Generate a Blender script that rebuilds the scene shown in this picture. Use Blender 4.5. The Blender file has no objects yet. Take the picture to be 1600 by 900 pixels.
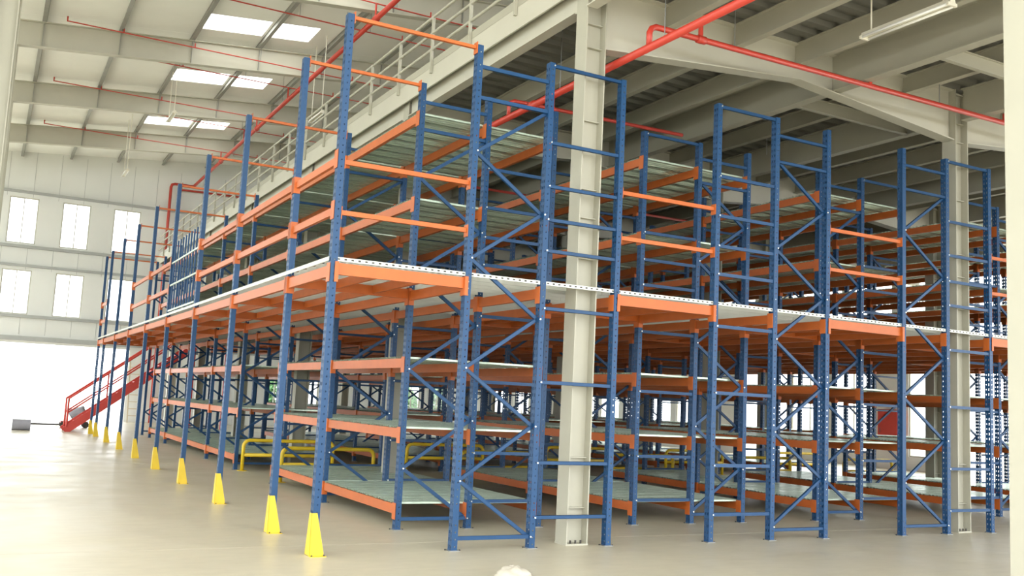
import bpy, math, random
from mathutils import Vector, Matrix
random.seed(7)
sc = bpy.context.scene
COL = sc.collection

# ------------------------------------------------------------------ camera, sky, exposure
YAW, PITCH, ROLL, FOC = 0.49436, 0.11865, 0.04829, 1498.9
CAM = Vector((-3.010, -9.490, 1.6))
fw = Vector((math.sin(YAW) * math.cos(PITCH), math.cos(YAW) * math.cos(PITCH), math.sin(PITCH)))
r0 = Vector((math.cos(YAW), -math.sin(YAW), 0)); u0 = r0.cross(fw)
rt = r0 * math.cos(ROLL) + u0 * math.sin(ROLL)
up = -r0 * math.sin(ROLL) + u0 * math.cos(ROLL)
cd = bpy.data.cameras.new('camera'); cam = bpy.data.objects.new('camera', cd); COL.objects.link(cam)
cd.sensor_width = 36.0; cd.lens = 36.0 * FOC / 1600.0; cd.clip_start = 0.05; cd.clip_end = 500
m = Matrix((rt, up, -fw)).transposed().to_4x4(); m.translation = CAM; cam.matrix_world = m
sc.camera = cam

w = bpy.data.worlds.new('overcast_sky'); sc.world = w; w.use_nodes = True
bg = w.node_tree.nodes['Background']; bg.inputs[0].default_value = (0.96, 0.985, 1.0, 1); bg.inputs[1].default_value = 1.0
sc.view_settings.view_transform = 'Standard'; sc.view_settings.look = 'None'
sc.view_settings.gamma = 1.0; sc.view_settings.use_curve_mapping = False
sc.view_settings.exposure = 2.72
sc.cycles.use_denoising = True
sc.cycles.max_bounces = 10; sc.cycles.diffuse_bounces = 6; sc.cycles.glossy_bounces = 4; sc.cycles.transparent_max_bounces = 16

# ------------------------------------------------------------------ materials
def srgb(r, g, b):
    f = lambda c: (c / 255 / 12.92) if c / 255 <= 0.04045 else ((c / 255 + 0.055) / 1.055) ** 2.4
    return (f(r), f(g), f(b), 1)

def mat(name, rgb, rough=0.5, metal=0.0, noise=0.06, scale=6.0, spec=0.5, coat=0.0, bump=0.0, bscale=40.0, vary=0.0):
    mt = bpy.data.materials.new(name); mt.use_nodes = True
    nt = mt.node_tree; b = nt.nodes['Principled BSDF']; N = nt.nodes.new; L = nt.links.new
    b.inputs['Roughness'].default_value = rough; b.inputs['Metallic'].default_value = metal
    b.inputs['Specular IOR Level'].default_value = spec; b.inputs['Coat Weight'].default_value = coat
    tc = N('ShaderNodeTexCoord'); nz = N('ShaderNodeTexNoise'); nz.inputs['Scale'].default_value = scale; nz.inputs['Detail'].default_value = 5
    L(tc.outputs['Object'], nz.inputs['Vector'])
    rp = N('ShaderNodeValToRGB'); c = srgb(*rgb)
    rp.color_ramp.elements[0].position = 0.3; rp.color_ramp.elements[1].position = 0.7
    rp.color_ramp.elements[0].color = tuple(x * (1 - noise) for x in c[:3]) + (1,)
    rp.color_ramp.elements[1].color = tuple(min(1, x * (1 + noise)) for x in c[:3]) + (1,)
    L(nz.outputs['Fac'], rp.inputs['Fac'])
    out = rp.outputs['Color']
    if vary:
        oi = N('ShaderNodeObjectInfo'); mr = N('ShaderNodeMapRange')
        mr.inputs['To Min'].default_value = 1 - vary; mr.inputs['To Max'].default_value = 1 + vary
        L(oi.outputs['Random'], mr.inputs['Value'])
        mx = N('ShaderNodeVectorMath'); mx.operation = 'SCALE'
        L(out, mx.inputs[0]); L(mr.outputs['Result'], mx.inputs['Scale']); out = mx.outputs['Vector']
    L(out, b.inputs['Base Color'])
    if bump:
        n2 = N('ShaderNodeTexNoise'); n2.inputs['Scale'].default_value = bscale; n2.inputs['Detail'].default_value = 4
        L(tc.outputs['Object'], n2.inputs['Vector'])
        bp = N('ShaderNodeBump'); bp.inputs['Strength'].default_value = bump; bp.inputs['Distance'].default_value = 0.01
        L(n2.outputs['Fac'], bp.inputs['Height']); L(bp.outputs['Normal'], b.inputs['Normal'])
    return mt

def perforate(mt, px, py, r, axis_a='X', axis_b='Y'):
    """cut a grid of round holes through a sheet material (metres, object space)"""
    nt = mt.node_tree; N = nt.nodes.new; L = nt.links.new
    tc = N('ShaderNodeTexCoord'); sp = N('ShaderNodeSeparateXYZ'); L(tc.outputs['Object'], sp.inputs[0])
    def cell(ax, p):
        a = N('ShaderNodeMath'); a.operation = 'PINGPONG'; a.inputs[1].default_value = p / 2; L(sp.outputs[ax], a.inputs[0])
        s = N('ShaderNodeMath'); s.operation = 'POWER'; s.inputs[1].default_value = 2; L(a.outputs[0], s.inputs[0]); return s
    a, b_ = cell(axis_a, px), cell(axis_b, py)
    ad = N('ShaderNodeMath'); ad.operation = 'ADD'; L(a.outputs[0], ad.inputs[0]); L(b_.outputs[0], ad.inputs[1])
    lt = N('ShaderNodeMath'); lt.operation = 'GREATER_THAN'; lt.inputs[1].default_value = r * r; L(ad.outputs[0], lt.inputs[0])
    L(lt.outputs[0], nt.nodes['Principled BSDF'].inputs['Alpha'])

M = {}
M['blue'] = mat('blue_powder_coat', (22, 64, 104), 0.42, noise=0.05, vary=0.05, spec=0.35)
M['orange'] = mat('orange_powder_coat', (182, 93, 38), 0.40, noise=0.06, vary=0.06, spec=0.35)
M['yellow'] = mat('yellow_powder_coat', (216, 184, 36), 0.45, noise=0.05)
M['galv'] = mat('galvanised_steel', (186, 202, 184), 0.30, metal=0.4, noise=0.10, scale=9, vary=0.05)
def streak(mt):
    nt = mt.node_tree; N = nt.nodes.new; L = nt.links.new; b = nt.nodes['Principled BSDF']
    tc = N('ShaderNodeTexCoord'); oi = N('ShaderNodeObjectInfo'); mp = N('ShaderNodeMapping'); mp.inputs['Scale'].default_value = (0.9, 34, 1)
    ad = N('ShaderNodeVectorMath'); ad.operation = 'ADD'; L(tc.outputs['Object'], ad.inputs[0]); L(oi.outputs['Location'], ad.inputs[1]); L(ad.outputs[0], mp.inputs['Vector'])
    n = N('ShaderNodeTexNoise'); n.inputs['Scale'].default_value = 1.0; n.inputs['Detail'].default_value = 3; L(mp.outputs[0], n.inputs['Vector'])
    mr = N('ShaderNodeMapRange'); mr.inputs['From Min'].default_value = .35; mr.inputs['From Max'].default_value = .68; mr.inputs['To Min'].default_value = .72; mr.inputs['To Max'].default_value = 1.22
    L(n.outputs['Fac'], mr.inputs['Value'])
    old = b.inputs['Base Color'].links[0].from_socket
    vm = N('ShaderNodeVectorMath'); vm.operation = 'SCALE'; L(old, vm.inputs[0]); L(mr.outputs['Result'], vm.inputs['Scale']); L(vm.outputs['Vector'], b.inputs['Base Color'])
    m2 = N('ShaderNodeMapRange'); m2.inputs['From Min'].default_value = .35; m2.inputs['From Max'].default_value = .68; m2.inputs['To Min'].default_value = .45; m2.inputs['To Max'].default_value = .18
    L(n.outputs['Fac'], m2.inputs['Value']); L(m2.outputs['Result'], b.inputs['Roughness'])
streak(M['galv'])
M['perf'] = mat('perforated_galvanised_sheet', (158, 162, 152), 0.42, metal=0.3, noise=0.08, scale=9)
perforate(M['perf'], 0.08, 0.07, 0.024)
M['edge'] = mat('punched_deck_edge', (196, 198, 188), 0.45, metal=0.2, noise=0.04)
M['cream'] = mat('cream_steel_paint', (166, 163, 147), 0.5, noise=0.03, scale=2)
M['white'] = mat('white_steel_paint', (186, 183, 168), 0.5, noise=0.03, scale=2)
M['deck'] = mat('steel_deck_soffit', (112, 111, 103), 0.55, metal=0.2, noise=0.06, scale=1)
M['roofsheet'] = mat('roof_lining', (246, 246, 241), 0.6, noise=0.04, scale=0.6)
M['purlin'] = mat('purlin_steel', (150, 150, 144), 0.5, metal=0.2, noise=0.05)
M['wall'] = mat('wall_cladding', (228, 229, 225), 0.6, noise=0.03, scale=0.5)
M['girt'] = mat('girt_steel', (168, 170, 168), 0.5, noise=0.03)
M['red'] = mat('red_pipe_paint', (186, 60, 46), 0.35, noise=0.05)
M['stairred'] = mat('red_stair_paint', (196, 62, 50), 0.45, noise=0.05)
M['steelgrey'] = mat('grey_steel', (130, 132, 132), 0.4, metal=0.5)
M['bolt'] = mat('zinc_bolt', (225, 225, 220), 0.3, metal=0.6)
M['dark'] = mat('dark_bolt', (50, 46, 42), 0.5)
M['plastic'] = mat('thin_white_plastic', (180, 173, 158), 0.5, noise=0.03)
M['lamp'] = mat('lamp_body', (228, 224, 208), 0.45, noise=0.02)
M['tube'] = mat('lamp_tube', (240, 240, 236), 0.25, noise=0.01)
M['drum'] = mat('drum_grey', (150, 150, 158), 0.5)
M['wood'] = mat('ladder_wood', (205, 190, 165), 0.6)
M['leaf'] = mat('hedge_green', (96, 140, 92), 0.8, noise=0.35, scale=3)

def floor_mat():
    mt = mat('sealed_concrete', (192, 184, 162), 0.36, noise=0.05, scale=0.35, spec=0.42)
    nt = mt.node_tree; b = nt.nodes['Principled BSDF']; N = nt.nodes.new; L = nt.links.new
    tc = N('ShaderNodeTexCoord'); n = N('ShaderNodeTexNoise'); n.inputs['Scale'].default_value = 1.3; n.inputs['Detail'].default_value = 8
    L(tc.outputs['Object'], n.inputs['Vector'])
    mr = N('ShaderNodeMapRange'); mr.inputs['From Min'].default_value = 0.3; mr.inputs['From Max'].default_value = 0.7
    mr.inputs['To Min'].default_value = 0.30; mr.inputs['To Max'].default_value = 0.44
    L(n.outputs['Fac'], mr.inputs['Value']); L(mr.outputs['Result'], b.inputs['Roughness'])
    old = b.inputs['Base Color'].links[0].from_socket
    n2 = N('ShaderNodeTexNoise'); n2.inputs['Scale'].default_value = 5.5; n2.inputs['Detail'].default_value = 9; n2.inputs['Roughness'].default_value = 0.65
    mp = N('ShaderNodeMapping'); mp.inputs['Scale'].default_value = (0.5, 1.6, 1); L(tc.outputs['Object'], mp.inputs['Vector']); L(mp.outputs[0], n2.inputs['Vector'])
    m2 = N('ShaderNodeMapRange'); m2.inputs['From Min'].default_value = 0.3; m2.inputs['From Max'].default_value = 0.7; m2.inputs['To Min'].default_value = 0.93; m2.inputs['To Max'].default_value = 1.05
    L(n2.outputs['Fac'], m2.inputs['Value'])
    vm = N('ShaderNodeVectorMath'); vm.operation = 'SCALE'; L(old, vm.inputs[0]); L(m2.outputs['Result'], vm.inputs['Scale']); L(vm.outputs['Vector'], b.inputs['Base Color'])
    return mt
M['floor'] = floor_mat()

def glass_mat(name, tint, mixf=0.12, kind='ShaderNodeBsdfTransparent'):
    mt = bpy.data.materials.new(name); mt.use_nodes = True; nt = mt.node_tree
    for n in list(nt.nodes): nt.nodes.remove(n)
    o = nt.nodes.new('ShaderNodeOutputMaterial'); a = nt.nodes.new(kind); g = nt.nodes.new('ShaderNodeBsdfGlossy'); mx = nt.nodes.new('ShaderNodeMixShader')
    a.inputs['Color'].default_value = tint; g.inputs['Roughness'].default_value = 0.1; mx.inputs[0].default_value = mixf
    nt.links.new(a.outputs[0], mx.inputs[1]); nt.links.new(g.outputs[0], mx.inputs[2]); nt.links.new(mx.outputs[0], o.inputs[0])
    return mt
M['glass'] = glass_mat('window_glass', (0.95, 0.97, 0.96, 1), 0.06)
M['skylight'] = glass_mat('translucent_roof_sheet', (0.97, 0.96, 0.92, 1), 0.03)

# ------------------------------------------------------------------ mesh helpers
class MB:
    def __init__(s): s.v = []; s.f = []; s.mi = []; s.cur = 0
    def add(s, vs, fs):
        o = len(s.v); s.v += [tuple(p) for p in vs]; s.f += [tuple(i + o for i in f) for f in fs]; s.mi += [s.cur] * len(fs); return s
    def box(s, x0, x1, y0, y1, z0, z1):
        return s.add([(x0, y0, z0), (x1, y0, z0), (x1, y1, z0), (x0, y1, z0), (x0, y0, z1), (x1, y0, z1), (x1, y1, z1), (x0, y1, z1)],
                     [(0, 3, 2, 1), (4, 5, 6, 7), (0, 1, 5, 4), (1, 2, 6, 5), (2, 3, 7, 6), (3, 0, 4, 7)])
    def bar(s, p, q, a, b, ref=(0, 0, 1)):
        """rectangular bar from p to q, a wide (sideways), b high (towards ref)"""
        p, q = Vector(p), Vector(q); d = (q - p).normalized(); rf = Vector(ref)
        if abs(d.dot(rf)) > 0.98: rf = Vector((0, 1, 0))
        sd = d.cross(rf).normalized(); h = sd.cross(d)
        vs = []
        for c in (p, q):
            for i, j in ((-1, -1), (1, -1), (1, 1), (-1, 1)): vs.append(c + sd * (i * a / 2) + h * (j * b / 2))
        return s.add(vs, [(0, 1, 2, 3), (7, 6, 5, 4), (0, 4, 5, 1), (1, 5, 6, 2), (2, 6, 7, 3), (3, 7, 4, 0)])
    def tube(s, pts, r, n=10, cap=True):
        pts = [Vector(p) for p in pts]; rings = []; nrm = None
        for i, p in enumerate(pts):
            d = ((pts[i] - pts[i - 1]).normalized() if i else Vector((0, 0, 0))) + ((pts[i + 1] - pts[i]).normalized() if i + 1 < len(pts) else Vector((0, 0, 0)))
            d.normalize()
            if nrm is None: nrm = d.orthogonal().normalized()
            nrm = (nrm - d * nrm.dot(d)).normalized(); bn = d.cross(nrm)
            rings.append([p + (nrm * math.cos(2 * math.pi * k / n) + bn * math.sin(2 * math.pi * k / n)) * r for k in range(n)])
        vs = [v for R in rings for v in R]; fs = []
        for i in range(len(pts) - 1):
            for k in range(n): fs.append((i * n + k, i * n + (k + 1) % n, (i + 1) * n + (k + 1) % n, (i + 1) * n + k))
        if cap: fs += [tuple(range(n))[::-1], tuple(range((len(pts) - 1) * n, len(pts) * n))]
        return s.add(vs, fs)
    def prism(s, prof, axis, a, b):
        """extrude a closed 2D profile along an axis from a to b; profile is in the other two axes (cyclic order)"""
        n = len(prof); vs = []
        for t in (a, b):
            for (p, q) in prof: vs.append({'x': (t, p, q), 'y': (p, t, q), 'z': (p, q, t)}[axis])
        fs = [(k, (k + 1) % n, n + (k + 1) % n, n + k) for k in range(n)] + [tuple(range(n))[::-1], tuple(range(n, 2 * n))]
        return s.add(vs, fs)
    def mesh(s, name, *mats, smooth=False):
        me = bpy.data.meshes.new(name); me.from_pydata(s.v, [], s.f); me.update()
        for mm in mats: me.materials.append(M[mm])
        if len(mats) > 1: me.polygons.foreach_set('material_index', s.mi)
        if smooth: me.polygons.foreach_set('use_smooth', [True] * len(me.polygons))
        return me

def ob(name, me, parent=None, loc=(0, 0, 0)):
    o = bpy.data.objects.new(name, me); COL.objects.link(o); o.location = loc
    if parent is not None: o.parent = parent
    return o
def tag(o, label=None, cat=None, group=None, kind=None):
    if label: o['label'] = label
    if cat: o['category'] = cat
    if group: o['group'] = group
    if kind: o['kind'] = kind
    return o
def thing(name, label, cat, group=None, loc=(0, 0, 0)):
    return tag(ob(name, None, None, loc), label, cat, group)
ORD = ['first', 'second', 'third', 'fourth', 'fifth', 'sixth', 'seventh', 'eighth', 'ninth', 'tenth', 'eleventh', 'twelfth']

def ibeam(mb, axis, a, b, c, z0, z1, fl, tf=0.014, tw=0.01):
    """I section along x or y, centred on c sideways, from z0 to z1"""
    if axis == 'y':
        mb.box(c - fl / 2, c + fl / 2, a, b, z0, z0 + tf).box(c - fl / 2, c + fl / 2, a, b, z1 - tf, z1).box(c - tw / 2, c + tw / 2, a, b, z0 + tf, z1 - tf)
    else:
        mb.box(a, b, c - fl / 2, c + fl / 2, z0, z0 + tf).box(a, b, c - fl / 2, c + fl / 2, z1 - tf, z1).box(a, b, c - tw / 2, c + tw / 2, z0 + tf, z1 - tf)
    return mb

# ------------------------------------------------------------------ layout (metres)
XR = [[1.534, 2.488, 3.509], [5.041, 6.051, 7.010], [8.542, 9.501, 10.496], [12.030, 13.030, 13.990], [15.522, 16.500, 17.490]]   # post lines of the five double racks
XO = [0.0]                       # outer single post line
B0, B = 1.607, 2.883
YP = [0.0] + [B0 + B * k for k in range(8)] + [2 * B0 + 7 * B]
HT = 5.595
GY = [0.18 + 5.71 * k for k in range(-2, 6)]           # building grid, depth
GX = [3.145, 9.985, 16.825, 23.665]                     # building grid, across
GL = -3.265                                             # high bay column line on the camera's side
YW = 34.43                                              # far wall
XW = 23.9                                               # side wall behind the racks
def roof_z(x): return 10.67 + 0.095 * (min(x, 10.0) + 3.1) - (0.095 * (x - 10.0) if x > 10 else 0)

# ------------------------------------------------------------------ structure: ground and walls
fl = tag(ob('floor', MB().box(-60, 60, -45, 95, -0.2, 0).mesh('floor', 'floor')), kind='structure')
for yj in (-5.6, 0.6, 11.6, 23.0):
    j = ob('floor_joint', MB().box(-7.8, 23.6, yj - 0.004, yj + 0.004, 0.0005, 0.0015).mesh('floor_joint', 'floor'), fl)

# far wall with real openings
def wall_cells(mb, axis, pos, th, a0, a1, z0, z1, holes):
    """solid wall with rectangular holes: cut into a grid of boxes"""
    xs = sorted({a0, a1, *[h[0] for h in holes], *[h[1] for h in holes]}); zs = sorted({z0, z1, *[h[2] for h in holes], *[h[3] for h in holes]})
    for i in range(len(xs) - 1):
        run = None
        for k in range(len(zs) - 1):
            cx, cz = (xs[i] + xs[i + 1]) / 2, (zs[k] + zs[k + 1]) / 2
            inside = any(h[0] < cx < h[1] and h[2] < cz < h[3] for h in holes)
            if not inside: run = (run[0], zs[k + 1]) if run else (zs[k], zs[k + 1])
            if (inside or k == len(zs) - 2) and run:
                if axis == 'x': mb.box(xs[i], xs[i + 1], pos, pos + th, *run)
                else: mb.box(pos, pos + th, xs[i], xs[i + 1], *run)
                run = None
far_up = [(c - 0.53, c + 0.55, 7.12, 9.03) for c in (-6.35, -4.35, -2.35, -0.36, 1.64, 5.60, 7.60, 12.4, 14.4)]
far_lo = [(c - 0.53, c + 0.55, 4.22, 6.03) for c in (-6.35, -4.35, -2.35, -0.36, 1.64, 5.60, 7.60, 10.2, 12.4, 14.4, 16.0, 18.4, 20.4, 22.4)]  # those behind the racks include windows added for back light upstairs
far_gr = [(c - 0.45, c + 0.45, 0.95, 2.55) for c in (8.6, 10.2, 15.35, 16.75, 18.2, 20.2, 21.6)]
far_door = [(-3.15, 2.25, -0.01, 3.05)]
holes = far_up + far_lo + far_gr + far_door
mb = MB(); wall_cells(mb, 'x', YW, 0.12, -8.1, XW, 0, 12.6, holes)
wf = tag(ob('wall_far', mb.mesh('wall_far', 'wall')), kind='structure')
seam = MB().box(-0.006, 0.006, -0.012, 0, 0, 1).mesh('cladding_seam', 'girt')
for k in range(28):
    x = -3.0 + k * 0.96
    if any(h[0] - 0.03 < x < h[1] + 0.03 for h in far_up + far_door): z0s = [(3.4, 4.2), (6.05, 7.1), (9.05, 11.0)]
    else: z0s = [(0 if x > 2.3 else 3.4, 11.0)]
    if any(h[0] - 0.03 < x < h[1] + 0.03 for h in far_gr): continue
    for z0, z1 in z0s:
        o = ob('cladding_seam', seam, wf, (x, YW, z0)); o.scale.z = z1 - z0
for z, h in ((9.20, 0.10), (6.93, 0.12), (6.16, 0.10), (4.08, 0.12), (3.15, 0.18)):
    ob('girt', MB().box(-7.9, XW - 0.1, YW - 0.16, YW - 0.013, z, z + h).mesh('girt', 'girt'), wf)
nwin = 0
def window_unit(axis, pos, a0, a1, z0, z1, mull):
    """frame, mullions and pane set into a wall hole"""
    global nwin
    nwin += 1
    t = tag(ob('window_%d' % nwin, None), kind='structure')
    def put(name, mat_, *bx):
        mb = MB()
        for (p0, p1, d0, d1, q0, q1) in bx:
            mb.box(p0, p1, pos + d0, pos + d1, q0, q1) if axis == 'x' else mb.box(pos + d0, pos + d1, p0, p1, q0, q1)
        ob(name, mb.mesh(name, mat_), t)
    f = 0.045
    put('window_frame', 'white', (a0, a1, .03, .09, z0, z0 + f), (a0, a1, .03, .09, z1 - f, z1), (a0, a0 + f, .03, .09, z0 + f, z1 - f), (a1 - f, a1, .03, .09, z0 + f, z1 - f))
    n = mull + 1; sw = (a1 - a0 - 2 * f) / n
    for k in range(n):
        if k: put('mullion', 'white', (a0 + f + k * sw - .02, a0 + f + k * sw + .02, .03, .09, z0 + f, z1 - f))
        put('pane', 'glass', (a0 + f + k * sw + (.02 if k else 0), a0 + f + (k + 1) * sw - (.02 if k < n - 1 else 0), .055, .061, z0 + f, z1 - f))
for h in far_up + far_lo + far_gr: window_unit('x', YW, *h, 1)

# side wall behind the racks
side_gr = [(-10.0, -6.5, -0.01, 6.0), (-5.5, -2.0, -0.01, 6.0), (-1.0, 2.5, -0.01, 6.0), (3.5, 7.0, -0.01, 6.0), (8.1, 10.6, -0.01, 3.35), (17.9, 20.7, -0.01, 3.7)]  # the tall near-end openings are added out of view to light the back
side_win = [(c, c + 1.6, 0.5, 2.3) for c in (23.0, 25.0, 27.0, 29.0, 31.0)] + [(c, c + 1.85, 0.45, 3.3) for c in (13.75, 15.8)] + [(10.75, 12.35, 0.45, 3.3)]  # the taller ground windows are added, standing in for brightly lit wall
side_win += [(c, c + 1.95, 4.0, 6.3) for c in (8.2, 10.6, 13.0, 15.2, 17.3, 19.7, 22.6, 25.0, 28.0, 30.6)]  # upper band extended with added windows to brighten the area behind the racks
mb = MB(); wall_cells(mb, 'y', XW, 0.12, -11.0, YW + .12, 0, 11.2, side_gr + side_win)
ws = tag(ob('wall_right', mb.mesh('wall_right', 'wall')), kind='structure')
for h in side_win: window_unit('y', XW, *h, 1)
seam2 = MB().box(-.012, 0, -.006, .006, 0, 6.7).mesh('cladding_seam', 'girt')
for k in range(40):
    y = 1.1 + k * 0.83
    if not any(h[0] - .03 < y < h[1] + .03 for h in side_gr + side_win): ob('cladding_seam', seam2, ws, (XW, y, 0))
for z in (3.75,):
    ob('girt', MB().box(XW - .16, XW - .013, 7.2, YW - .2, z, z + .14).mesh('girt', 'girt'), ws)
# wall beside the camera, unseen; windows enlarged and doorways added to let in daylight
left_added_win = [(c, c + 1.6, z0, z1) for c in [-9.6 + 2.0 * k for k in range(22)] for z0, z1 in ((4.0, 6.3), (6.9, 9.3))]
mb = MB(); wall_cells(mb, 'y', -8.1, 0.12, -11.2, YW + .12, 0, 10.9, left_added_win + [(a_, b_, -.01, 3.3) for a_, b_ in ((-9.5, -5.5), (-3.5, 0.5), (2.0, 5.5), (7.0, 11.0), (12.6, 16.4), (18.2, 22.2), (24.0, 28.0), (29.4, 33.6))])
wl = tag(ob('wall_left', mb.mesh('wall_left', 'wall')), kind='structure')
for h in left_added_win: window_unit('y', -8.1, *h, 0)
# red hose cabinet on the side wall
d = thing('hose_cabinet', 'red hose cabinet mounted on the white wall beyond the racks', 'cabinet', loc=(XW - .03, 12.95, 0))
ob('cabinet_body', MB().box(-.24, -.002, -.42, .42, .70, 1.98).mesh('cabinet_body', 'stairred'), d)
dr = ob('cabinet_door', MB().box(-.265, -.242, -.39, .39, .73, 1.95).mesh('cabinet_door', 'stairred'), d)
ob('door_handle', MB().bar((-.285, .3, 1.2), (-.285, .3, 1.36), .02, .02).mesh('door_handle', 'steelgrey'), dr)

# hedge outside the far windows
def bush(n, rx, ry, rz):
    mb = MB()
    for k in range(n):
        a, e = random.uniform(0, 2 * math.pi), random.uniform(-0.2, 1.5)
        rr = random.uniform(.75, 1.0)
        c = Vector((rx * rr * math.cos(a) * math.cos(e), ry * rr * math.sin(a) * math.cos(e), rz * .5 + rz * .5 * rr * math.sin(e)))
        u_ = Vector((random.gauss(0, 1), random.gauss(0, 1), random.gauss(0, 1))).normalized(); v_ = u_.orthogonal().normalized()
        s_ = random.uniform(.12, .22)
        mb.add([c - u_ * s_, c + v_ * s_ * .5, c + u_ * s_, c - v_ * s_ * .5], [(0, 1, 2, 3)])
    return mb.mesh('foliage', 'leaf')
bm_ = bush(900, 1.2, .8, 2.3)
for k, (x, lab) in enumerate(((9.4, 'green shrub outside the far window nearest the stairs'), (15.4, 'green shrub outside the paired far windows, nearer the stairs'), (18.1, 'green shrub outside the paired far windows, farther from the stairs'))):
    t = thing('shrub', lab, 'shrub', 'shrubs outside the far wall', (x, YW + 2.2, 0))
    ob('foliage', bm_, t)
    ob('stem', MB().tube([(0, 0, 0), (.03, 0, .5), (0, .02, 1.2)], .04, 6).mesh('stem', 'wood'), t)

# ------------------------------------------------------------------ structure: upper storey floor (soffit over the racks) with its steel
cl = ob('ceiling', None); tag(cl, kind='structure')
mb = MB(); pts = []
Y0c, Y1c, pitch = -11.2, YW - .6, 0.30
n = int((Y1c - Y0c) / pitch)
for k in range(n):
    y = Y0c + k * pitch
    pts += [(y, 6.862), (y + .12, 6.862), (y + .15, 6.80), (y + .27, 6.80), (y + .30, 6.862)]
vs = []; fs = []
for i, (y, z) in enumerate(pts): vs += [(3.02, y, z), (XW - .02, y, z)]
for i in range(len(pts) - 1): fs.append((2 * i, 2 * i + 1, 2 * i + 3, 2 * i + 2))
mb.add(vs, fs)
ob('steel_deck', mb.mesh('steel_deck', 'deck'), cl)
ob('edge_plate', MB().box(2.90, 2.925, Y0c, Y1c, 6.68, 7.0).mesh('edge_plate', 'white'), cl)
ob('slab', MB().box(2.93, XW - .02, Y0c, Y1c, 6.865, 7.0).mesh('slab', 'white'), cl)
for gy in GY:
    if gy < -6 or gy > 30: continue
    for k in range(3):                      # haunched girder between two columns
        x0, x1 = GX[k] + .15, GX[k + 1] - .15; xm = (x0 + x1) / 2
        zl, zm, zt, t_ = 6.0, 6.30, 6.80, .10
        mb = MB()
        prof = [(x0, zl), (xm, zm), (x1, zl), (x1, zt), (x0, zt)]
        mb.add([(x, gy - .006, z) for x, z in prof] + [(x, gy + .006, z) for x, z in prof], [(0, 1, 2, 3, 4), (9, 8, 7, 6, 5)])
        for (xa, za, xb, zb) in ((x0, zl, xm, zm), (xm, zm, x1, zl)):
            mb.add([(xa, gy - t_, za), (xb, gy - t_, zb), (xb, gy + t_, zb), (xa, gy + t_, za), (xa, gy - t_, za - .016), (xb, gy - t_, zb - .016), (xb, gy + t_, zb - .016), (xa, gy + t_, za - .016)],
                   [(0, 1, 2, 3), (7, 6, 5, 4), (0, 4, 5, 1), (1, 5, 6, 2), (2, 6, 7, 3), (3, 7, 4, 0)])
        mb.box(x0, x1, gy - t_, gy + t_, zt - .016, zt)
        ob('girder', mb.mesh('girder', 'white'), cl)
for i in range(len(GY) - 1):
    ya, yb = GY[i] + .01, GY[i + 1] - .01
    if yb < -6 or ya > 30: continue
    for g0 in GX[:3]:
        for dx_, zb_, fw_ in ((1.13, 6.48, .11), (2.27, 6.48, .11), (3.41, 6.48, .11), (4.15, 6.25, .17), (5.64, 6.52, .11)):
            ob('joist', ibeam(MB(), 'y', ya, yb, g0 + dx_, zb_, 6.80, fw_).mesh('joist', 'cream'), cl)
    for x in GX[1:3]:
        ob('joist', ibeam(MB(), 'y', ya + .15, yb - .15, x, 6.30, 6.805, .15).mesh('joist', 'cream'), cl)
    ob('edge_beam', ibeam(MB(), 'y', ya + .13, yb - .13, 3.05, 6.45, 6.86, .16).mesh('edge_beam', 'white'), cl)
for (x0, x1, y) in ((7.3, 9.95, -1.5), (7.3, 9.95, 1.05), (7.3, 9.95, 6.9)):
    ob('tie_joist', ibeam(MB(), 'x', x0, x1, y, 6.30, 6.50, .07).mesh('tie_joist', 'cream'), cl)

# guard rail along the edge of the upper storey
gr = thing('edge_railing', 'long cream tube railing along the edge of the upper storey floor', 'railing', loc=(2.872, 0, 7.0))
pm = MB().box(-.022, .022, -.022, .022, -.12, .86).mesh('railing_post', 'cream')
k = 0; y = -4.0
while y < 33:
    ob('railing_post', pm, gr, (0, y, 0)); y += 1.43
for z in (.28, .56, .84):
    ob('rail', MB().tube([(0, -4.2, z), (0, 33.2, z)], .024, 8).mesh('rail', 'cream'), gr)
ob('toe_board', MB().box(.024, .03, -4.2, 33.2, .0, .12).mesh('toe_board', 'cream'), gr)

# ------------------------------------------------------------------ structure: high roof
rf = ob('roof', None); tag(rf, kind='structure')
def sloped(mb, xs, y0, y1, dz0, dz1):
    """slab following the roof slope between the x positions"""
    for a, b in zip(xs[:-1], xs[1:]):
        za, zb = roof_z(a), roof_z(b)
        mb.add([(a, y0, za + dz0), (b, y0, zb + dz0), (b, y1, zb + dz0), (a, y1, za + dz0), (a, y0, za + dz1), (b, y0, zb + dz1), (b, y1, zb + dz1), (a, y1, za + dz1)],
               [(0, 3, 2, 1), (4, 5, 6, 7), (0, 1, 5, 4), (1, 2, 6, 5), (2, 3, 7, 6), (3, 0, 4, 7)])
    return mb
for gy in GY:
    mb = MB(); xs = [-7.9, -3.1, 10.0, XW - .05]
    sloped(mb, xs, gy - .1, gy + .1, -.67, -.65); sloped(mb, xs, gy - .1, gy + .1, -.02, 0); sloped(mb, xs, gy - .006, gy + .006, -.65, -.02)
    r_ = ob('rafter', mb.mesh('rafter', 'white'), rf)
    for k in range(10):
        x = -2.6 + k * 1.83
        ob('stiffener', MB().box(x - .006, x + .006, gy - .09, gy - .008, roof_z(x) - .64, roof_z(x) - .03).mesh('stiffener', 'purlin'), r_)
XPUR = [-2.6 + 1.83 * k for k in range(-2, 14)]
for x in XPUR:
    z = roof_z(x)
    ob('purlin', MB().box(x - .05, x + .05, GY[0], YW, z + .0, z + .03).box(x - .012, x + .012, GY[0], YW, z + .03, z + .19).box(x - .012, x + .07, GY[0], YW, z + .17, z + .2).mesh('purlin', 'purlin'), rf)
SKY = []
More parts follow.
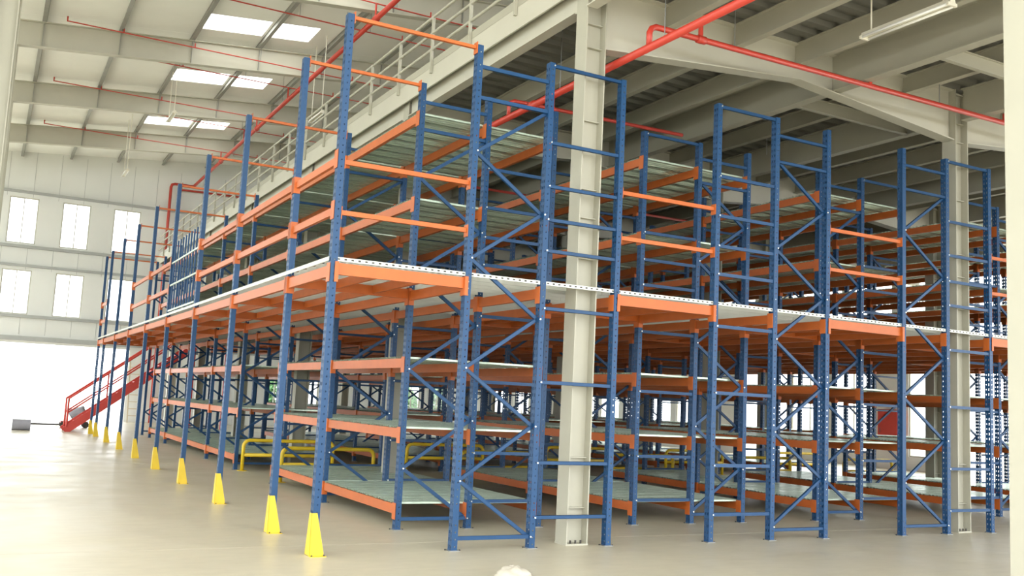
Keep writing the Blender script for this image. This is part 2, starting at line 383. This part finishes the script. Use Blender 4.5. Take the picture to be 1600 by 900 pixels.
for i, (y0, y1) in enumerate(((-.9, .25), (4.4, 5.6), (9.9, 11.1), (15.55, 16.75), (20.65, 21.9), (26.8, 27.9))):
    SKY += [(1.17, 2.80, y0, y1), (2.98, 4.12, y0, y1)]
# roof panels between purlins, each with its skylight holes left open and glazed
xs_all = sorted(set([-8.15, 1.17, 2.80, 2.98, 4.12] + [x for x in XPUR if not (1.0 < x < 4.3)] + [10.0, XW + .2]))
ys_all = [GY[0], GY[1], GY[2], GY[3], GY[4], GY[5], GY[6], GY[7], YW + .1]
ys_all = sorted(set(ys_all))
for a, b in zip(xs_all[:-1], xs_all[1:]):
    for c, d_ in zip(ys_all[:-1], ys_all[1:]):
        cuts = [s for s in SKY if abs(s[0] - a) < .01 and abs(s[1] - b) < .01 and s[2] < d_ and s[3] > c]
        yy = [c] + [min(max(v, c), d_) for s in cuts for v in s[2:]] + [d_]
        for p in range(0, len(yy), 2):
            if yy[p + 1] - yy[p] > .02:
                ob('roof_panel', sloped(MB(), [a, b], yy[p] + .004, yy[p + 1] - .004, .2, .26).mesh('roof_panel', 'roofsheet'), rf)
for (a, b, c, d_) in SKY:
    ob('skylight', sloped(MB(), [a, b], c, d_, .22, .232).mesh('skylight', 'skylight'), rf)

# ------------------------------------------------------------------ steel columns
def column(x, y, z1, label, stiff=True):
    t = thing('steel_column', label, 'column', 'cream steel building columns', (x, y, 0))
    ob('shaft', MB().box(-.145, -.129, -.122, .122, 0.02, z1).box(.129, .145, -.122, .122, 0.02, z1).box(-.129, .129, -.006, .006, 0.02, z1).mesh('shaft', 'cream'), t)
    ob('base_plate', MB().box(-.15, .15, -.128, .128, 0, .02).mesh('base_plate', 'cream'), t)
    if stiff:
        sm = MB().box(-.128, .128, -.062, -.007, -.006, .006).mesh('stiffener', 'cream')
        for z in (0.42, 1.0, 1.85, 2.72, 3.35, 3.85, 4.2, 5.05, 5.98, 6.28, 6.75):
            if z < z1: ob('stiffener', sm, t, (0, 0, z))
    for sx in (-.07, 0.0, .07):
        ob('anchor_bolt', BOLT_A, t, (sx, -.09, .02))
    return t
BOLT_A = MB().tube([(0, 0, 0), (0, 0, .035)], .012, 6).mesh('anchor_bolt', 'dark')
names_y = {-1: 'standing on open floor in front of all the racks', 0: 'at the front ends of the', 1: 'one building bay behind the front of the', 2: 'two building bays behind the front of the', 3: 'three building bays behind the front of the', 4: 'four building bays behind the front of the', 5: 'beyond the far end of the'}
for xi, gx in enumerate(GX[:3]):
    for yi, gy in enumerate(GY):
        k = yi - 2
        if k < -1 or (k == -1 and xi > 0) or (xi == 2 and k < 0): continue
        row = ['first rack row', 'third rack row', 'fifth rack row'][xi]
        lab = 'nearest cream H-section column, ' + names_y[-1] if k == -1 else 'cream H-section column ' + names_y[k] + ' ' + row
        column(gx, gy, 6.86, lab)
for yi, gy in enumerate(GY):
    if 3 <= yi: column(GL, gy, 10.0, 'cream H-section column on the open floor edge, %s from the far wall' % ORD[7 - yi], stiff=False)

# ------------------------------------------------------------------ rack uprights
def post_mesh(h, web=.092, dep=.07, lip=.016):
    """open C section, web facing -X with two columns of slots, flanges with one row of round-ish holes"""
    mb = MB(); p = .075; n = int(h / p)
    def strip(f, u0_, u1_, cu, hw, hh):
        """perforated strip: f(u,z)->xyz, strip u0..u1, slot centred at cu, half width hw, half height hh per pitch"""
        for k in range(n):
            z0, z1 = k * p, (k + 1) * p; zc = (z0 + z1) / 2
            o = [(u0_, z0), (u1_, z0), (u1_, z1), (u0_, z1)]; i_ = [(cu - hw, zc - hh), (cu + hw * .7, zc - hh), (cu + hw, zc + hh), (cu - hw, zc + hh)]
            mb.add([f(*q) for q in o + i_], [(0, 1, 5, 4), (1, 2, 6, 5), (2, 3, 7, 6), (3, 0, 4, 7)])
        if h - n * p > .001: mb.add([f(u0_, n * p), f(u1_, n * p), f(u1_, h), f(u0_, h)], [(0, 1, 2, 3)])
    x0, x1, y0, y1 = -dep / 2, dep / 2, -web / 2, web / 2
    strip(lambda u, z: (x0, y1 - u, z), 0, web / 2, web * .28, .008, .017)
    strip(lambda u, z: (x0, y1 - u, z), web / 2, web, web * .72, .008, .017)
    strip(lambda u, z: (x0 + u, y0, z), 0, dep, dep * .55, .006, .007)
    strip(lambda u, z: (x1 - u, y1, z), 0, dep, dep * .45, .006, .007)
    mb.add([(x1, y0, 0), (x1, y0 + lip, 0), (x1, y0 + lip, h), (x1, y0, h)], [(0, 1, 2, 3)])
    mb.add([(x1, y1 - lip, 0), (x1, y1, 0), (x1, y1, h), (x1, y1 - lip, h)], [(0, 1, 2, 3)])
    return mb.mesh('post', 'blue')
POST = post_mesh(HT)
PLATE = MB().box(-.06, .06, -.06, .06, 0, .008).mesh('base_plate', 'steelgrey')
PBOLT = MB().tube([(0, 0, 0), (0, 0, .014)], .008, 6).mesh('anchor_bolt', 'dark')
NBOLT = MB().tube([(0, -.006, 0), (0, .004, 0)], .010, 6).mesh('bolt', 'bolt')

def add_post(parent, x, y, near):
    p = ob('post', POST, parent, (x, y, .008))
    ob('base_plate', PLATE, p, (0, 0, -.008))
    if near:
        for s in (-1, 1): ob('anchor_bolt', PBOLT, p, (s * .072, -.03 * s, -.008))
_bar = {}
def bar_mesh(name, dx, dz, a=.042, b=.036):
    key = (name, round(dx, 3), round(dz, 3))
    if key not in _bar:
        # channel section: web plus two lips, open to the back
        p, q = Vector((0, 0, 0)), Vector((dx, 0, dz)); d = (q - p).normalized(); n_ = Vector((0, 1, 0)); h = n_.cross(d)
        mb = MB()
        mb.bar(p - n_ * .012, q - n_ * .012, a, .004, ref=n_)
        mb.bar(p + h * (a / 2 - .002), q + h * (a / 2 - .002), .004, .028, ref=n_)
        mb.bar(p - h * (a / 2 - .002), q - h * (a / 2 - .002), .004, .028, ref=n_)
        _bar[key] = mb.mesh(name, 'blue')
    return _bar[key]
ZRUNG = [.336, .94, 1.845, 2.69, 3.36, 3.725, 4.12, 4.64, 5.57]
def frame(ri, j):
    xs = XR[ri]; y = YP[j]; near = j <= 2
    where = 'front' if j == 0 else ('%s from the front' % ORD[j] if j < 9 else 'farthest')
    t = thing('upright_frame', 'blue three-post upright frame, %s, of the %s rack row' % (where, ORD[ri]), 'rack frame', 'upright frames of the racks', (0, y, 0))
    for x in xs: add_post(t, x, 0, near)
    br, la = ((0, 1), (1, 2)) if ri % 2 == 0 else ((1, 2), (0, 1))
    e = .036
    xa, xb = xs[br[0]] + e, xs[br[1]] - e
    st = .5735; zb = .13 if ri % 2 == 0 else .17
    for z in (.13, 5.0, 5.36): ob('brace', bar_mesh('brace', xb - xa, 0), t, (xa, -.02, z))
    for k in range(8):
        z0, z1 = zb + k * .607, zb + (k + 1) * .607
        rightfirst = (k % 2 == 0) if ri % 2 == 0 else (k % 2 == 1)
        if rightfirst: ob('diagonal_brace', bar_mesh('diagonal_brace', xa - xb, z1 - z0), t, (xb, .015, z0))
        else: ob('diagonal_brace', bar_mesh('diagonal_brace', xb - xa, z1 - z0), t, (xa, .015, z0))
        if near:
            ob('bolt', NBOLT, t, ((xb if rightfirst else xa) + (.012 if rightfirst else -.012), -.052, z0))
    xa, xb = xs[la[0]] + e, xs[la[1]] - e
    for z in ZRUNG:
        ob('spacer_bar', bar_mesh('spacer_bar', xb - xa, 0), t, (xa, -.02, z))
        if near: ob('bolt', NBOLT, t, (xa - .012, -.052, z))
for ri in range(5):
    for j in range(10): frame(ri, j)
for oi, xo in enumerate(XO):
    for j in range(10):
        t = thing('rack_post', ('single blue post in the yellow-guarded line, %s from the front' if oi == 0 else 'single blue post along the far aisle side, %s from the front') % ORD[j], 'rack post', 'single outer posts of the racks', (xo, YP[j], 0))
        p = ob('post', POST, t, (0, 0, .008)); ob('base_plate', PLATE, p, (0, 0, -.008))

# ------------------------------------------------------------------ yellow post guards
g = MB(); hgt = .42
def plate(mb, pts, nrm, th):
    nv = Vector(nrm) * th; a = [Vector(p) for p in pts]; n = len(a)
    mb.add([*a, *[p + nv for p in a]], [tuple(range(n))[::-1], tuple(range(n, 2 * n))] + [(k, (k + 1) % n, n + (k + 1) % n, n + k) for k in range(n)])
plate(g, [(-.06, -.09, 0), (.08, -.09, 0), (.085, -.09, .03), (-.002, -.08, hgt), (-.06, -.08, hgt)], (0, 1, 0), .005)
plate(g, [(-.06, -.09, 0), (-.06, .07, 0), (-.06, -.01, hgt), (-.06, -.08, hgt)], (1, 0, 0), .005)
GUARD = g.mesh('guard_plate', 'yellow')
FOOT = MB().box(-.06, .105, -.125, -.088, 0, .006).mesh('foot_flange', 'yellow')
for j in range(10):
    t = thing('post_guard', 'yellow steel corner guard at the foot of the %s outer post from the front' % ORD[j], 'post guard', 'yellow post guards', (0, YP[j], 0))
    ob('guard_plate', GUARD, t)
    f_ = ob('foot_flange', FOOT, t)
    if j < 4:
        for x in (-.04, .085): ob('anchor_bolt', PBOLT, f_, (x, -.107, .004))

# ------------------------------------------------------------------ shelves
BH = .115
def beam_mesh(L_, h=BH):
    # stepped box beam
    prof = [(-.025, 0), (.025, 0), (.025, h - .03), (.0, h - .03), (.0, h), (-.025, h)] if h > .1 else [(-.02, 0), (.02, 0), (.02, h), (-.02, h)]
    return MB().prism(prof, 'y', .062, L_ - .062).mesh('beam', 'orange')
def conn_mesh(s):
    mb = MB().box(-.046, -.041, *( sorted((-.045 * s, .058 * s))), -.06, BH + .02)
    mb.box(-.041, .03, *sorted((.052 * s, .0615 * s)), -.06, BH + .02)
    return mb.mesh('end_connector', 'orange')
CONN = {1: conn_mesh(1), -1: conn_mesh(-1)}
BEAM = {(round(l, 3), h): beam_mesh(l, h) for l in (B, B0) for h in (BH, .08)}
def add_beam(parent, x, y, z, L_, h=BH):
    b = ob('beam', BEAM[(round(L_, 3), h)], parent, (x, y, z))
    ob('end_connector', CONN[1], b); ob('end_connector', CONN[-1], b, (0, L_, 0))
def plank_mesh(L_, wd, ribs=4):
    """ribbed galvanised plank lying along X, turned-down edges"""
    pr = [(0, -.024), (0, 0)]
    step = wd / (2 * ribs + 1)
    for k in range(ribs):
        a = step * (2 * k + 1)
        pr += [(a, 0), (a + .010, -.020), (a + step - .010, -.020), (a + step, 0)]
    pr += [(wd, 0), (wd, -.024)]
    vs = []; fs = []
    for (yy, zz) in pr: vs += [(0, yy, zz), (L_, yy, zz)]
    for i in range(len(pr) - 1): fs.append((2 * i, 2 * i + 1, 2 * i + 3, 2 * i + 2))
    # rolled return under each edge
    o = len(vs); vs += [(0, .03, -.024), (L_, .03, -.024), (0, wd - .03, -.024), (L_, wd - .03, -.024)]
    fs += [(0, 1, o + 1, o), (2 * len(pr) - 2, 2 * len(pr) - 1, o + 3, o + 2)]
    return MB().add(vs, fs).mesh('plank', 'galv')
NPL = 8; PW = (B - .112) / NPL
PLANK = [plank_mesh(xs[2] - xs[0] + .03, PW - .006) for xs in XR]
LEVEL = [(.30, 'lowest ground'), (1.216, 'middle ground'), (2.08, 'highest ground'), (4.10, 'lower upstairs'), (5.217, 'top upstairs')]
BAYW = ['nearest', 'second', 'third', 'fourth', 'fifth', 'sixth', 'farthest']
for ri, xs in enumerate(XR):
    for bay in range(7):
        y = YP[bay + 1]
        for li, (zt, lname) in enumerate(LEVEL):
            if bay == 2 and li < 3: continue            # cross aisle through the racks at ground level
            t = thing('rack_shelf', 'ribbed galvanised shelf on orange beams, %s level, %s bay, %s rack row' % (lname, BAYW[bay], ORD[ri]), 'shelf', 'shelves of the racks', (0, y, zt))
            for x in xs: add_beam(t, x, 0, -BH, B)
            for k in range(NPL):
                ob('plank', PLANK[ri], t, (xs[0] - .015, 0.056 + k * PW, .025))

# ------------------------------------------------------------------ mezzanine floor between ground and upstairs shelves
ZM = 3.0                      # top of the deck
segs = [(XO[0], XR[0][0], 'the aisle beside the yellow-guarded posts', 'aisle')]
for ri in range(5):
    segs.append((XR[ri][0], XR[ri][2], 'the %s rack row' % ORD[ri], 'row'))
    if ri < 4: segs.append((XR[ri][2], XR[ri + 1][0], 'the aisle between %s and %s rack rows' % (ORD[ri], ORD[ri + 1]), 'aisle'))
bays = [(YP[j], YP[j + 1]) for j in range(9)]
_dk = {}
def deck_plank(L_, wd):
    key = (round(L_, 3), round(wd, 3))
    if key not in _dk:
        mb = MB()
        mb.cur = 0
        mb.add([(0, 0, 0), (L_, 0, 0), (L_, wd, 0), (0, wd, 0)], [(0, 1, 2, 3)])
        mb.cur = 1
        mb.box(0, L_, 0, .004, -.042, 0).box(0, L_, wd - .004, wd, -.042, 0)
        _dk[key] = mb.mesh('floor_plank', 'perf', 'edge')
    return _dk[key]
def xbeam(L_, h=.12, wdt=.045, name='cross_beam'):
    key = (name, round(L_, 3), h)
    if key not in _dk:
        mb = MB().prism([(-wdt / 2, 0), (wdt / 2, 0), (wdt / 2, h), (-wdt / 2, h)], 'x', .042, L_ - .042)
        _dk[key] = mb.mesh(name, 'orange')
    return _dk[key]
XCON = MB().box(-.005, .004, -.053, .053, -.08, .13).box(-.04, .0, -.058, -.053, -.08, .13).mesh('end_connector', 'orange')
HOLE = MB().box(-.014, .014, -.0012, .0004, -.008, .008).mesh('slot', 'dark')
for si, (xa, xb, sname, kind) in enumerate(segs):
    for j, (ya, yb) in enumerate(bays):
        L_ = yb - ya
        bw = 'front edge strip' if j == 0 else ('far edge strip' if j == 8 else '%s bay' % BAYW[j - 1])
        t = thing('mezzanine_floor', 'perforated walkway floor on orange beams over %s, %s' % (sname, bw), 'walkway floor', 'mezzanine floor panels', (0, ya, ZM))
        lines = [xa] if kind == 'aisle' else [xa, (XR[(si - 1) // 2][1])]
        if si == len(segs) - 1: lines.append(xb)
        for x in lines: add_beam(t, x, 0, -.20, L_)
        if kind == 'aisle':
            for f_ in (.35, .68):
                x = xa + (xb - xa) * f_
                jk = ('joist', round(L_, 3))
                if jk not in _dk: _dk[jk] = MB().prism([(-.02, 0), (.02, 0), (.02, .10), (-.02, .10)], 'y', .03, L_ - .03).mesh('joist', 'orange')
                ob('joist', _dk[jk], t, (x, 0, -.158))
            c = ob('cross_beam', xbeam(xb - xa), t, (xa, -.0, -.18))
            ob('end_connector', XCON, c, (.046, 0, 0)); e_ = ob('end_connector', XCON, c, (xb - xa - .046, 0, 0)); e_.scale.x = -1
            if j == 8: c = ob('cross_beam', xbeam(xb - xa), t, (xa, L_, -.18))
        npk = max(3, round(L_ / .30)); wd = L_ / npk
        for k in range(npk):
            ob('floor_plank', deck_plank(xb - xa - .004, wd - .005), t, (xa + .002, -.03 + k * wd, 0))
        if si == 0: ob('edge_strip', MB().box(-.046, -.042, .0, L_, -.042, .002).mesh('edge_strip', 'edge'), t)
        if j == 0:                     # row of punched slots along the front lip
            xx = xa + .05
            while xx < xb - .03:
                ob('slot', HOLE, t, (xx, -.031, -.02)); xx += .075

# ------------------------------------------------------------------ tie beams and mezzanine rails
def tie(x0, x1, y, z, label, h=.036, cat='tie beam', group='orange tie beams between posts'):
    t = thing('tie_beam', label, cat, group, (x0, y, z))
    ob('tube', MB().box(.045, x1 - x0 - .045, -.02, .02, -h / 2, h / 2).mesh('tube', 'orange'), t)
    for x, s in ((.0425, 1), (x1 - x0 - .0425, -1)):
        ob('end_connector', MB().box(x - .004, x + .004, -.045, .045, -.075, .06).mesh('end_connector', 'orange'), t)
for j in range(10):
    tie(0, XR[0][0], YP[j], HT - .02, 'orange tie across the post tops beside the yellow-guarded posts, %s from the front' % ORD[j])
for k, z in enumerate((3.47, 4.005)):
    tie(0, XR[0][0], 0, z, '%s orange guard bar across the front of the aisle beside the yellow-guarded posts' % ('lower', 'upper')[k], .048)
for a in range(4):
    for k, z in enumerate((3.64, 4.20)):
        tie(XR[a][2], XR[a + 1][0], 0, z, '%s orange guard bar across the aisle between %s and %s rack rows' % (('lower', 'upper')[k], ORD[a], ORD[a + 1]), .048)
for bay in range(9):
    if bay in (3, 6, 7): continue
    for k, z in enumerate((3.49, 4.03)):
        t = thing('guard_beam', '%s orange guard beam on the yellow-guarded post line, %s bay from the front' % (('lower', 'upper')[k], ORD[bay]), 'guard beam', 'orange guard beams along the outer posts', (0, YP[bay], z))
        add_beam(t, 0, 0, -.04, B0 if bay in (0, 8) else B, .08)

# loading gate in the open bay of the outer line, upstairs
t = thing('loading_gate', 'blue barred loading gate upstairs between two outer posts', 'gate', loc=(0, YP[3], ZM))
GB = MB().box(-.014, .014, -.014, .014, .03, 1.40).mesh('gate_bar', 'blue')
for k in range(10): ob('gate_bar', GB, t, (0, .2 + k * (B - .4) / 9, 0))
for z in (.05, .55, .99):
    ob('gate_rail', MB().box(-.034, -.015, .1, B - .1, z - .016, z + .016).mesh('gate_rail', 'galv'), t)

# ------------------------------------------------------------------ yellow barriers on both sides of the cross aisle
def hoop(x0, x1, y, label):
    t = thing('floor_barrier', label, 'barrier', 'yellow tube barriers along the cross aisle', (x0, y, 0))
    L_ = x1 - x0; h = .60; r = .12
    pts = [(0, 0, 0), (0, 0, h - r)] + [(r - r * math.cos(a), 0, h - r + r * math.sin(a)) for a in (math.pi / 8, math.pi / 4, 3 * math.pi / 8)] + [(r, 0, h)]
    pts += [(L_ - p[0], 0, p[2]) for p in pts[::-1]]
    ob('hoop', MB().tube(pts, .036, 10).mesh('hoop', 'yellow', smooth=True), t)
    ob('cross_rail', MB().tube([(0.02, 0, .31), (L_ - .02, 0, .31)], .036, 10).mesh('cross_rail', 'yellow', smooth=True), t)
    for x in (0, L_): ob('foot_plate', MB().box(x - .08, x + .08, -.08, .08, 0, .01).mesh('foot_plate', 'yellow'), t)
for ri, xs in enumerate(XR):
    hoop(xs[0] + .08, xs[2] - .05, YP[4] - .24, 'yellow tube barrier on the far side of the cross aisle, %s rack row' % ORD[ri])
    hoop(xs[0] + .2, xs[2] - .05, YP[3] + .24, 'yellow tube barrier on the near side of the cross aisle, %s rack row' % ORD[ri])

# ------------------------------------------------------------------ red stairs at the far end
ys, x0, x1, zt = YP[9] + .9, -.68, 3.10, ZM
t = thing('staircase', 'red steel staircase climbing to the walkway at the far end', 'stairs', loc=(0, ys, 0))
dx, dz = x1 - x0, zt
for s in (0, 1.0):
    ob('stringer', MB().bar((x0, s, .02), (x1, s, zt - .05), .03, .24, ref=(0, 0, 1)).mesh('stringer', 'stairred'), t)
    hr = [(x0 + .05, s, .15), (x0 + .05, s, 1.05), (x1, s, zt + .95)]
    for k, off in enumerate((0, -.45)):
        if k == 0: ob('handrail', MB().tube(hr, .034, 8).mesh('handrail', 'stairred'), t)
        else: ob('handrail', MB().tube([(x0 + .05, s, .60), (x1, s, zt + .50)], .026, 8).mesh('handrail', 'stairred'), t)
    for k in range(1, 4):
        f_ = k / 3
        ob('baluster', MB().tube([(x0 + dx * f_, s, dz * f_ - .05), (x0 + dx * f_, s, dz * f_ + 1.0)], .028, 8).mesh('baluster', 'stairred'), t)
for k in range(15):
    f_ = (k + .7) / 15.5
    ob('tread', MB().box(x0 + dx * f_ - .12, x0 + dx * f_ + .12, .02, .98, dz * f_ - .02, dz * f_ + .01).mesh('tread', 'stairred') if k == 0 else tread, t, (dx * k / 15.5 if k else 0, 0, dz * k / 15.5 if k else 0)); tread = bpy.data.meshes['tread']
lp = thing('stair_landing', 'red stair landing joining the stairs to the walkway end', 'landing', loc=(x1 + .12, ys - .9, ZM))
ob('landing_plate', MB().box(0, 1.2, .07, 1.9, -.06, -.01).mesh('landing_plate', 'stairred'), lp)
for (x, y) in ((.05, 1.85), (1.15, 1.85)):
    ob('landing_leg', MB().box(x - .04, x + .04, y - .04, y + .04, -ZM, -.06).mesh('landing_leg', 'stairred'), lp)

# ------------------------------------------------------------------ sprinkler pipes
def pipe(name_label, pts, r, hang=(), rise=(), parts=()):
    t = thing('sprinkler_pipe', name_label, 'pipe', 'red sprinkler pipes')
    ob('run', MB().tube(pts, r, 12).mesh('run', 'red', smooth=True), t)
    for (x, y, z0, z1) in hang: ob('hanger_rod', MB().tube([(x, y, z0), (x, y, z1)], .006, 5).mesh('hanger_rod', 'steelgrey'), t)
    for (x, y, z0, z1) in rise:
        h = ob('sprinkler_drop', MB().tube([(x, y, z0), (x, y, z1)], r * .8, 8).mesh('sprinkler_drop', 'red'), t)
    for (p, q) in parts: ob('coupling', MB().tube([p, q], r * 1.35, 12).mesh('coupling', 'red', smooth=True), t)
    return t
XM, ZP = 4.20, 10.40
pipe('large red main pipe under the high roof running beside the railing', [(XM, -6, ZP), (XM, 33.85, ZP), (XM - .04, 33.98, ZP), (XM - .16, 34.02, ZP), (3.42, 34.02, ZP), (3.30, 34.02, ZP - .04), (3.26, 34.02, ZP - .16), (3.26, 34.02, 0)], .062,
     hang=[(XM, y, ZP + .05, roof_z(XM) - .02) for y in (8.0, 13.5, 19.5, 25)], parts=[((XM, y, ZP), (XM, y + .16, ZP)) for y in (5, 11.2, 16.9, 22.6, 28.3)])
pipe('second red riser pipe down the far wall beside the main pipe', [(3.62, 34.1, 0), (3.62, 34.1, 10.1), (3.72, 34.1, 10.2), (7.0, 34.1, 10.25)], .05)
branch_y = sorted([gy - .28 for gy in GY[4:8]] + [gy + 1.55 for gy in GY[4:7]], reverse=True)
for k, yb_ in enumerate(branch_y):
    zb_ = 10.8
    lab = 'thin red sprinkler branch under the high roof, %s from the far wall' % ORD[k]
    t = pipe(lab, [(-2.08, yb_, zb_ + .12), (-2.08, yb_, zb_), (7.7, yb_, zb_), (7.7, yb_, zb_ + .28)], .022,
             hang=[(x, yb_, zb_, roof_z(x)) for x in (-.76, 1.06, 2.89, 4.72)], rise=[(x, yb_, zb_, zb_ + .12) for x in (-.72, 1.1, 5.6)])
    ob('branch_drop', MB().tube([(XM, yb_, ZP), (XM, yb_, zb_)], .024, 8).mesh('branch_drop', 'red'), t)
XQ = 3.57
pipe('large red main pipe passing under the girder by the nearest rack column', [(XQ, -8.5, 5.9), (XQ, 31.0, 5.9)], .05, hang=[(XQ, y, 5.95, 6.8) for y in (-2.2, -.75, 1.6, 4.4, 8, 12)], parts=[((XQ, y, 5.9), (XQ, y + .12, 5.9)) for y in (-3.4, 2.3, 8.0)])
for k, (y, xe, lab) in enumerate(((-.45, 11.6, 'red sprinkler branch running along the front girder'), (3.1, 6.9, 'red sprinkler branch above the nearest rack shelves'), (8.9, 12, 'red sprinkler branch deep over the middle of the racks'))):
    pipe(lab, [(XQ, y, 5.9), (XQ, y, 6.09), (XQ + .03, y, 6.15), (XQ + .09, y, 6.18), (xe, y, 6.22)], .038 if k == 0 else .03, hang=[(x, y, 6.2, 6.8) for x in (4.9, 8.8)],
         rise=[(x, y, 6.19, 6.36) for x in (4.35, 7.35, 10.3) if x < xe], parts=[((4.30, y, 6.18), (4.42, y, 6.18))])

# ------------------------------------------------------------------ lamps
def batten(x, y, z, L_, ztop, label, axis='y'):
    t = thing('tube_lamp', label, 'lamp', 'hanging tube lamps', (x, y, z))
    ob('lamp_body', MB().prism([(-.05, 0), (.05, 0), (.03, .05), (-.03, .05)], 'y', 0, L_).mesh('lamp_body', 'lamp'), t)
    for s in (-1, 1):
        ob('lamp_tube', MB().tube([(s * .055, .03, -.018), (s * .055, L_ - .03, -.018)], .016, 8).mesh('lamp_tube', 'tube', smooth=True), t)
    for yy in (0, L_ - .03): ob('lamp_holder', MB().box(-.075, .075, yy, yy + .03, -.035, .0).mesh('lamp_holder', 'lamp'), t)
    for yy in (.12, L_ - .12): ob('suspension_tube', MB().tube([(0, yy, .05), (0, yy, ztop - z)], .011, 6).mesh('suspension_tube', 'lamp'), t)
batten(6.03, -2.75, 6.26, 1.25, 6.79, 'twin tube lamp hanging under the steel deck ahead of the front girder')
batten(1.05, 19.3, 9.55, 1.2, roof_z(1.05) + .2, 'twin tube lamp hanging under the high roof, nearer of two')
batten(.66, 26.5, 9.15, 1.2, roof_z(.66) + .2, 'twin tube lamp hanging under the high roof, nearer the far wall')
batten(4.45, 15.9, 9.35, 1.2, roof_z(4.45) + .2, 'twin tube lamp hanging low on long tubes beside the railing')

# ------------------------------------------------------------------ loose things on the floor
t = thing('steel_drum', 'grey drum lying on its side on the far open floor', 'drum', loc=(-1.9, 24.6, .17))
ob('drum_shell', MB().tube([(-.25, 0, 0), (.25, 0, 0)], .17, 18, cap=False).mesh('drum_shell', 'drum', smooth=True), t)
ob('drum_lid', MB().tube([(-.235, 0, 0), (-.225, 0, 0)], .165, 18).mesh('drum_lid', 'steelgrey'), t)
for x in (-.25, -.08, .08, .25): ob('rim', MB().tube([(x - .008, 0, 0), (x + .008, 0, 0)], .176, 18).mesh('rim', 'drum'), t)
t = thing('mortar_mixer', 'grey mixing drum on a red frame beside the foot of the stairs', 'mixer', loc=(-.25, 27.4, 0)); t.scale = (.72, .72, .72)
ob('mixer_drum', MB().tube([(-.1, 0, .55), (0, 0, .62), (.35, 0, .72), (.55, 0, .78)], .30, 16).mesh('mixer_drum', 'drum', smooth=True), t)
ob('mixer_frame', MB().bar((-.5, 0, .25), (.7, 0, .25), .5, .12).mesh('mixer_frame', 'stairred'), t)
for (x, y) in ((-.4, .28), (-.4, -.28), (.6, .28), (.6, -.28)):
    ob('mixer_wheel', MB().tube([(x, y - .04, .15), (x, y + .04, .15)], .15, 14).mesh('mixer_wheel', 'dark'), t)
t = thing('step_ladder', 'pale ladder leaning on the far wall beyond the stairs', 'ladder', loc=(2.3, YW - .9, 0))
for x in (0, .42): ob('ladder_rail', MB().bar((x, 0, 0), (x, .7, 2.6), .05, .03).mesh('ladder_rail', 'wood'), t)
for k in range(8): ob('rung', MB().bar((0, .7 * (k + 1) / 9, 2.6 * (k + 1) / 9), (.42, .7 * (k + 1) / 9, 2.6 * (k + 1) / 9), .03, .03).mesh('rung', 'wood'), t)
t = thing('timber_plank', 'dark plank lying on the floor by the open doorway', 'plank', loc=(-.9, 29.2, 0))
ob('board', MB().box(-.9, .9, -.08, .08, 0, .05).mesh('board', 'dark'), t)
# crumpled white plastic bag at the photographer's end of the floor
mb = MB(); nu, nv = 22, 10
vs = []; fs = []
for i in range(nv + 1):
    for k in range(nu):
        a = 2 * math.pi * k / nu; e = math.pi / 2 * i / nv
        rr = 1 + .10 * math.sin(3 * a + 4 * e) + .07 * math.sin(7 * a - 3 * e) + .06 * math.sin(5 * a + 9 * e)
        vs.append((.17 * rr * math.cos(a) * math.cos(e), .12 * rr * math.sin(a) * math.cos(e), .10 * rr * math.sin(e)))
for i in range(nv):
    for k in range(nu): fs.append((i * nu + k, i * nu + (k + 1) % nu, (i + 1) * nu + (k + 1) % nu, (i + 1) * nu + k))
mb.add(vs, fs)
t = ob('plastic_bag', mb.mesh('plastic_bag', 'plastic', smooth=True), None, (1.42, -1.56, 0)); t.rotation_euler.z = -.3
tag(t, 'crumpled white plastic bag on the concrete floor nearest the viewer', 'bag')
